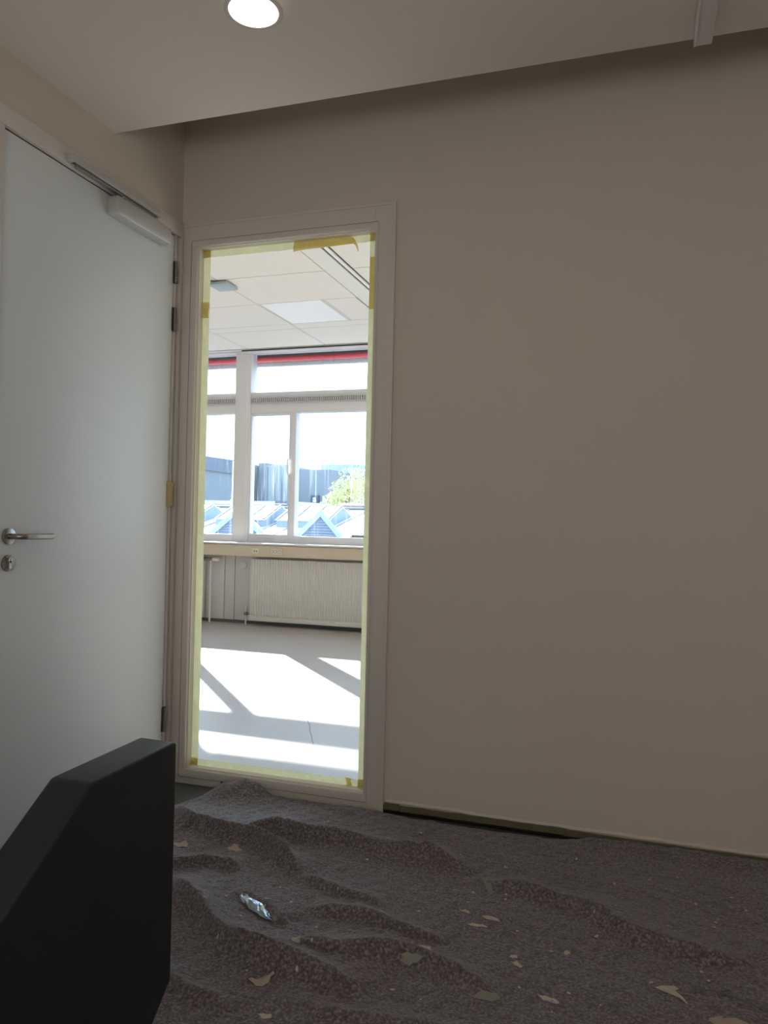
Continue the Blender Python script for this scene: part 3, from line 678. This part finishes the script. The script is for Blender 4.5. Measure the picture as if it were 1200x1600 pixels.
# tree
def tree():
    t = thing('tree', 'pale yellow green tree in front of the far blocks', 'tree', (-9.2, 26, -4))
    MB().tube([(-9.2, 26, -4), (-9.15, 26, -1), (-9.2, 26, 1.2), (-9.1, 26.1, 2.4)], 0.13, 8).build('trunk', mat('bark', (.2, .16, .12), .9), t)
    rd = random.Random(3); vv, ff = [], []
    blobs = [(-9.0, 2.75, 0.62), (-8.55, 2.75, 0.55), (-9.45, 2.35, 0.50), (-9.75, 1.9, 0.42), (-9.55, 1.75, 0.34), (-8.7, 2.25, 0.6), (-9.2, 1.9, 0.6), (-8.3, 2.4, 0.6)]
    for bx, bz, br in blobs:
        for i in range(400):
            while True:
                p = Vector((rd.uniform(-1, 1), rd.uniform(-1, 1), rd.uniform(-1, 1)))
                if p.length < 1: break
            p = Vector((bx, 26, bz)) + p * br
            a = Vector((rd.gauss(0, 1), rd.gauss(0, 1), rd.gauss(0, 1))).normalized(); b = a.orthogonal().normalized()
            s = rd.uniform(.035, .06); n = len(vv)
            vv += [p - a * s, p + b * s * .5, p + a * s, p - b * s * .5]; ff.append((n, n + 1, n + 2, n + 3))
    o = MB().add(vv, ff).build('foliage', mat('leaf', (0.50, 0.56, 0.27), 0.6), t, kind='stuff')
tree()

# ================================================================== DUST SHEET
def seg_dist(X, Y, P):
    """distance to polyline, signed (+ = far side), and position along 0..1"""
    best = np.full(X.shape, 1e9); sgn = np.zeros(X.shape); tt_ = np.zeros(X.shape)
    L = [0]; 
    for i in range(len(P) - 1): L.append(L[-1] + math.dist(P[i], P[i + 1]))
    for i in range(len(P) - 1):
        ax, ay = P[i]; bx, by = P[i + 1]; dx, dy = bx - ax, by - ay; l2 = dx * dx + dy * dy
        t0 = ((X - ax) * dx + (Y - ay) * dy) / l2; t = np.clip(t0, 0, 1)
        qx, qy = ax + t * dx, ay + t * dy; d = np.hypot(X - qx, Y - qy)
        s = np.sign(dx * (Y - ay) - dy * (X - ax)); m_ = d < best
        best = np.where(m_, d, best); sgn = np.where(m_, s, sgn); tt_ = np.where(m_, (L[i] + t * math.sqrt(l2)) / L[-1], tt_)
    return best, sgn, tt_
RIDGES = [  # polyline, height, near width, far width
    ([(0.16, -0.30), (0.273, -0.334), (0.369, -0.403), (0.463, -0.429), (0.575, -0.446), (0.662, -0.471), (0.762, -0.526), (0.862, -0.591), (0.95, -0.639)], .048, .022, .060),
    ([(0.50, -0.42), (0.542, -0.405), (0.605, -0.361), (0.7, -0.349), (0.856, -0.366), (0.993, -0.354), (1.139, -0.38), (1.276, -0.396), (1.45, -0.39)], .046, .020, .085),
    ([(0.40, -0.72), (0.506, -0.704), (0.578, -0.661), (0.642, -0.651), (0.731, -0.666)], .022, .016, .06),
    ([(0.50, -0.75), (0.589, -0.837), (0.695, -0.922), (0.81, -1.01), (0.89, -1.049), (0.978, -1.074), (1.064, -1.104), (1.139, -1.117), (1.236, -1.109), (1.33, -1.10)], .050, .024, .095),
    ([(0.97, -1.02), (1.072, -1.007), (1.17, -0.983), (1.279, -0.943), (1.367, -0.951), (1.457, -0.978), (1.60, -1.02)], .032, .020, .060),
    ([(0.98, -0.82), (1.043, -0.81), (1.135, -0.795), (1.234, -0.807), (1.331, -0.821), (1.45, -0.84)], .022, .016, .05),
    ([(0.90, -0.62), (0.955, -0.651), (1.026, -0.67), (1.119, -0.699), (1.22, -0.73)], .018, .010, .04),
    ([(1.42, -0.43), (1.523, -0.49), (1.64, -0.508), (1.734, -0.535), (1.825, -0.575), (1.91, -0.632), (2.005, -0.664), (2.2, -0.66)], .030, .014, .10),
    ([(0.60, -1.18), (0.75, -1.20), (0.90, -1.26), (1.05, -1.28)], .018, .02, .05),
    ([(1.05, -1.22), (1.25, -1.24), (1.45, -1.19), (1.65, -1.17)], .014, .02, .05),
    ([(0.72, -0.78), (0.82, -0.80), (0.93, -0.87), (1.0, -0.93)], .014, .015, .05),
]
def smooth_noise(X, Y, seed, sc):
    rs = np.random.RandomState(seed); out = np.zeros(X.shape)
    for k in range(14):
        a = rs.uniform(0, 2 * np.pi); f_ = sc * rs.uniform(.5, 1.6); ph = rs.uniform(0, 6.28)
        out += np.sin((X * np.cos(a) + Y * np.sin(a)) * f_ + ph)
    return out / 14 ** .5
def height(X, Y):
    X = np.asarray(X, float); Y = np.asarray(Y, float)
    wx = X + 0.008 * smooth_noise(X, Y, 31, 18); wy = Y + 0.008 * smooth_noise(X, Y, 32, 18)
    H = np.zeros(X.shape)
    for P, h, wn, wf in RIDGES:
        d, s, t = seg_dist(wx, wy, P)
        wd = np.where(s > 0, wf, wn * 1.15) * (1 + 0.22 * smooth_noise(X, Y, 51, 13))
        tap = np.clip(np.minimum(t, 1 - t) / 0.22, 0, 1); tap = tap * tap * (3 - 2 * tap)
        prof = np.exp(-(d / (wd * 0.9)) ** 1.35)
        v = 1.25 * h * tap * prof * (1 + 0.12 * smooth_noise(X, Y, 52, 16))
        H = np.maximum(H, v) + 0.25 * np.minimum(H, v)
    H += 0.004 + 0.0022 * (1 + smooth_noise(X, Y, 5, 22)) + 0.0012 * smooth_noise(X, Y, 6, 75) + 0.0012 * smooth_noise(X, Y, 8, 150)
    # cloth bunched up against the window frame, and leaning on the skirting at the right
    H += 0.046 * np.exp(-(np.abs((X - 0.375) / 0.105) ** 3.5 + ((Y + 0.03) / 0.085) ** 2)) * (1 + .12 * smooth_noise(X, Y, 44, 60))
    H += 0.016 * np.exp(-(((X - 0.30) / 0.05) ** 2 + ((Y + 0.10) / 0.08) ** 2))
    H += 0.012 * np.exp(-(((X - 0.85) / 0.05) ** 2 + ((Y + 0.06) / 0.04) ** 2))
    r_ = np.clip((X - 1.62) / 0.16, 0, 1); r_ = r_ * r_ * (3 - 2 * r_)
    H += 0.020 * r_ * np.exp(-((Y + 0.012) / 0.06) ** 2)
    return np.maximum(H, 0.0018)
EX = [0.18, 0.22, 0.245, 0.30, 0.36, 0.42, 0.47, 0.522, 0.60, 0.672, 0.76, 0.85, 0.93, 1.007, 1.06, 1.107, 1.18, 1.253, 1.31, 1.37, 1.42, 1.48, 1.57, 1.656, 1.70, 1.762, 1.85, 2.0, 3.4]
EY = [-0.34, -0.24, -0.12, -0.04, -0.0205, -0.0205, -0.02, -0.022, -0.020, -0.019, -0.022, -0.024, -0.018, -0.022, -0.030, -0.040, -0.036, -0.050, -0.044, -0.050, -0.040, -0.046, -0.046, -0.040, -0.032, -0.022, -0.018, -0.016, -0.016]
xs = np.concatenate([np.linspace(0.18, 2.45, 285), np.linspace(2.46, 3.4, 40)])
vs01 = np.concatenate([np.linspace(0, 1.55, 215) , np.linspace(1.57, 2.7, 50)])
EYi = np.interp(xs, EX, EY) + 0.003 * np.sin(xs * 61) * np.clip((1.75 - xs) * 5, 0, 1) * np.clip((xs - .45) * 9, 0, 1)
Xg = np.repeat(xs[:, None], len(vs01), 1)
Yg = EYi[:, None] - vs01[None, :]
# the left hem swings in
Xg = Xg + 0.012 * np.sin(Yg * 9) * np.exp(-((Xg - 0.18) / 0.06) ** 2)
Zg = height(Xg, Yg)
# fold the rear hem down to the floor where it is free
nx, ny = Xg.shape
verts = np.stack([Xg, Yg, Zg], -1)
hem = verts[:, 0, :].copy(); hem[:, 2] = np.where(xs > 1.75, np.maximum(hem[:, 2] - .01, .001), 0.0008); hem[:, 1] += 0.0012
left = verts[0, :, :].copy(); left[:, 2] = 0.0008; left[:, 0] -= 0.004
V = np.concatenate([verts.reshape(-1, 3), hem, left])
idx = np.arange(nx * ny).reshape(nx, ny)
quads = np.stack([idx[:-1, 1:], idx[1:, 1:], idx[1:, :-1], idx[:-1, :-1]], -1).reshape(-1, 4)
hb = nx * ny; lb = hb + nx
q2 = [(int(idx[i, 0]), int(idx[i + 1, 0]), hb + i + 1, hb + i) for i in range(nx - 1)]
q3 = [(int(idx[0, j + 1]), int(idx[0, j]), lb + j, lb + j + 1) for j in range(ny - 1)]
me = bpy.data.meshes.new('dust_sheet'); me.from_pydata(V.tolist(), [], quads.tolist() + q2 + q3); me.update()
for p in me.polygons: p.use_smooth = True
me.materials.append(FLEECE)
sheet = bpy.data.objects.new('dust_sheet', me); COL.objects.link(sheet)
tag(sheet, 'rumpled dark grey recycled fleece dust sheet covering the floor', 'dust sheet')

# ------------------------------------------------------------------ debris on the sheet
def hgt(x, y): return float(height(np.array([x]), np.array([y]))[0])
def flake(name, label, cat, poly, x, y, rot, m, group=None, thick=0.0009, curl=0.0, lift=0.0012):
    """poly in metres, local; each rim vertex settles on the sheet."""
    c, s = math.cos(rot), math.sin(rot); P = []
    for px, py in poly: P.append((x + px * c - py * s, y + px * s + py * c))
    h0 = max(hgt(a, b) for a, b in P + [(x, y)])
    vv = []; n = len(P)
    zc_ = hgt(x, y) + lift
    vv.append((x, y, zc_ + thick)); vv.append((x, y, zc_))
    for i, (a, b) in enumerate(P):
        z = hgt(a, b) + lift + curl * (1 + math.sin(i * 1.9)) * .5
        vv.append((a, b, z + thick)); vv.append((a, b, z))
    ff = []
    for i in range(n):
        j = (i + 1) % n; a, b, c_, d = 2 + 2 * i, 3 + 2 * i, 2 + 2 * j, 3 + 2 * j
        ff += [(0, a, c_), (1, d, b), (a, b, d, c_)]
    o = MB().add(vv, ff).build(name, m)
    return tag(o, label, cat, group)
def blob(r, n=9, sx=1.0, jag=.3, seed=0):
    rd = random.Random(seed)
    return [(r * sx * math.cos(2 * math.pi * i / n) * rd.uniform(1 - jag, 1 + jag), r * math.sin(2 * math.pi * i / n) * rd.uniform(1 - jag, 1 + jag)) for i in range(n)]
flake('paint_flake', 'large tan ragged paint flake on the sheet, lower left of centre', 'paint flake',
      [(-.034, .004), (-.026, .010), (-.016, .006), (-.006, .016), (.010, .022), (.020, .034), (.025, .030), (.019, .014), (.022, -.004), (.010, -.018), (-.006, -.020), (-.018, -.008)], 1.040, -1.166, 0.15, CHIP, curl=.003)
flake('paint_flake', 'large cream paint flake shaped like a leaping fish with a long tail', 'paint flake',
      [(-.042, .002), (-.024, .012), (-.010, .024), (.002, .030), (.006, .022), (.012, .020), (.004, .012), (.006, -.002), (.022, -.014), (.034, -.034), (.030, -.036), (.014, -.020), (-.006, -.012), (-.024, -.008)], 1.985, -0.862, -0.05, CHIPP, curl=.004)
flake('tape_scrap', 'upright greenish grey strip of tape on the sheet below the skirting', 'tape scrap',
      [(-.014, .045), (.010, .045), (.012, .030), (.004, -.045), (-.006, -.045)], 1.470, -0.490, 0.35, CHIPG, curl=.003)
for i, (x, y, r, sx, lab) in enumerate([
        (1.433, -0.661, .009, 1.7, 'small pale oval paint flake, upper left of the two long ones'),
        (1.512, -0.678, .009, 2.6, 'long rough pale paint flake, right one of the close pair'),
        (1.478, -0.722, .008, 3.2, 'long thin pale paint flake, left one of the close pair'),
        (1.379, -0.899, .017, 1.35, 'pale oval paint flake lying alone in the middle of the sheet'),
        (0.614, -0.529, .024, 1.0, 'tan triangular paint flake on the folded sheet near the frame'),
        (0.427, -0.552, .024, 1.1, 'tan paint flake beside the dark panel, top left of the sheet'),
        (1.728, -0.771, .009, .7, 'narrow upright pale paint flake at the middle right'),
        (1.600, -0.845, .009, 1.1, 'pale three cornered paint flake above a rounder one'),
        (1.613, -0.877, .010, 1.3, 'pale rounded paint flake below a three cornered one'),
        (1.062, -1.011, .016, 1.0, 'dull tan paint flake just right of the silver foil'),
        (1.110, -1.280, .010, 1.4, 'small tan paint flake near bottom edge, left half'),
        (1.571, -1.034, .016, 1.9, 'olive drip shaped paint flake near the bottom middle'),
        (1.700, -0.990, .010, 2.2, 'thin pale paint flake lower right of the olive one'),
        (2.106, -0.949, .032, 1.3, 'large tan paint flake cut by the bottom right edge'),
        (1.355, -0.965, .010, 2.5, 'dull greenish thin paint flake just below the lone oval flake')]):
    flake('paint_flake', lab, 'paint flake', blob(r, 13, sx, .42, 40 + i), x, y, -0.3 + 0.2 * (i % 4), [CHIPP, CHIP, CHIPG][0 if r < .018 and i != 9 else 1] if i not in (11, 14) else CHIPG, curl=.0015)
rd = random.Random(11)
for i in range(70):
    x = rd.uniform(0.75, 2.25); y = rd.uniform(-1.15, -0.17)
    flake('paint_crumb', 'tiny pale paint crumb on the dark grey dust sheet', 'paint crumb', blob(rd.uniform(.0020, .0048), 6, rd.uniform(.7, 1.8), .35, 200 + i), x, y, rd.uniform(0, 3.1), CHIPP, 'tiny paint crumbs')
# wire and thread
wp_ = [(2.03, -0.845), (2.05, -0.825), (2.08, -0.82), (2.12, -0.83), (2.17, -0.85), (2.2, -0.87)]
tag(MB().tube([(x, y, hgt(x, y) + .003) for x, y in wp_], 0.0016, 6).build('thread', mat('thread_grey', (.17, .165, .15), .6), smooth=True), 'thin curved grey thread at lower right of the sheet', 'thread')
# crinkled silver foil
foil = MB(); vv, ff = [], []; rd = random.Random(5); nU, nV = 14, 6
A_, B_ = Vector((0.803, -0.824, 0)), Vector((0.962, -0.931, 0)); dd = (B_ - A_); nn = Vector((-dd.y, dd.x, 0)).normalized()
for i in range(nU):
    t = i / (nU - 1); wdt = 0.015 * math.sin(math.pi * min(1, .15 + t * .9)) + .004
    for j in range(nV):
        s = (j / (nV - 1) - .5) * 2
        p = A_ + dd * t + nn * (s * wdt + rd.uniform(-.002, .002))
        z = hgt(p.x, p.y) + 0.004 + rd.uniform(0, .009) * (1 - abs(s) * .4) + .006 * (1 - s * s)
        vv.append((p.x + rd.uniform(-.0015, .0015), p.y, z))
for i in range(nU - 1):
    for j in range(nV - 1):
        a = i * nV + j; ff += [(a, a + 1, a + nV), (a + 1, a + nV + 1, a + nV)]
tag(foil.add(vv, ff).build('foil_scrap', mat('silver_foil', (.42, .47, .52), .2, 1.0)), 'crumpled shiny silver foil scrap on the dust sheet', 'foil scrap')

# ================================================================== BLACK SEAT, left foreground
bs = thing('bench', 'large black upholstered bench end with chamfered corners, left foreground', 'bench', (0.8, -2.05, 0))
XP = 1.10
outl = [(-1.644, 0.718), (-1.873, 0.716), (-2.06, 0.582), (-2.42, 0.30), (-2.42, 0.12), (-1.72, 0.12), (-1.696, 0.243), (-1.644, 0.291)]
outl = [(-1.644, 0.718), (-1.873, 0.714), (-2.30, 0.405), (-2.36, 0.33), (-2.36, 0.19), (-1.752, 0.19), (-1.644, 0.291)]
MB().prism(outl, 0, XP - 0.08, XP).build('side_panel', BLACK, bs, bevel=0.007, seg=4)
MB().prism(outl, 0, 0.42, 0.50).build('side_panel', BLACK, bs, bevel=0.007, seg=4)
MB().box(0.501, XP - 0.081, -2.32, -1.70, 0.20, 0.38).build('seat_cushion', BLACK, bs, bevel=0.02, seg=3)
for x in (0.46, 1.06):
    for y in (-2.25, -1.80): MB().cyl((x, y, 0.0205), (x, y, 0.195), 0.018, 14).build('leg', DARKSTEEL, bs)
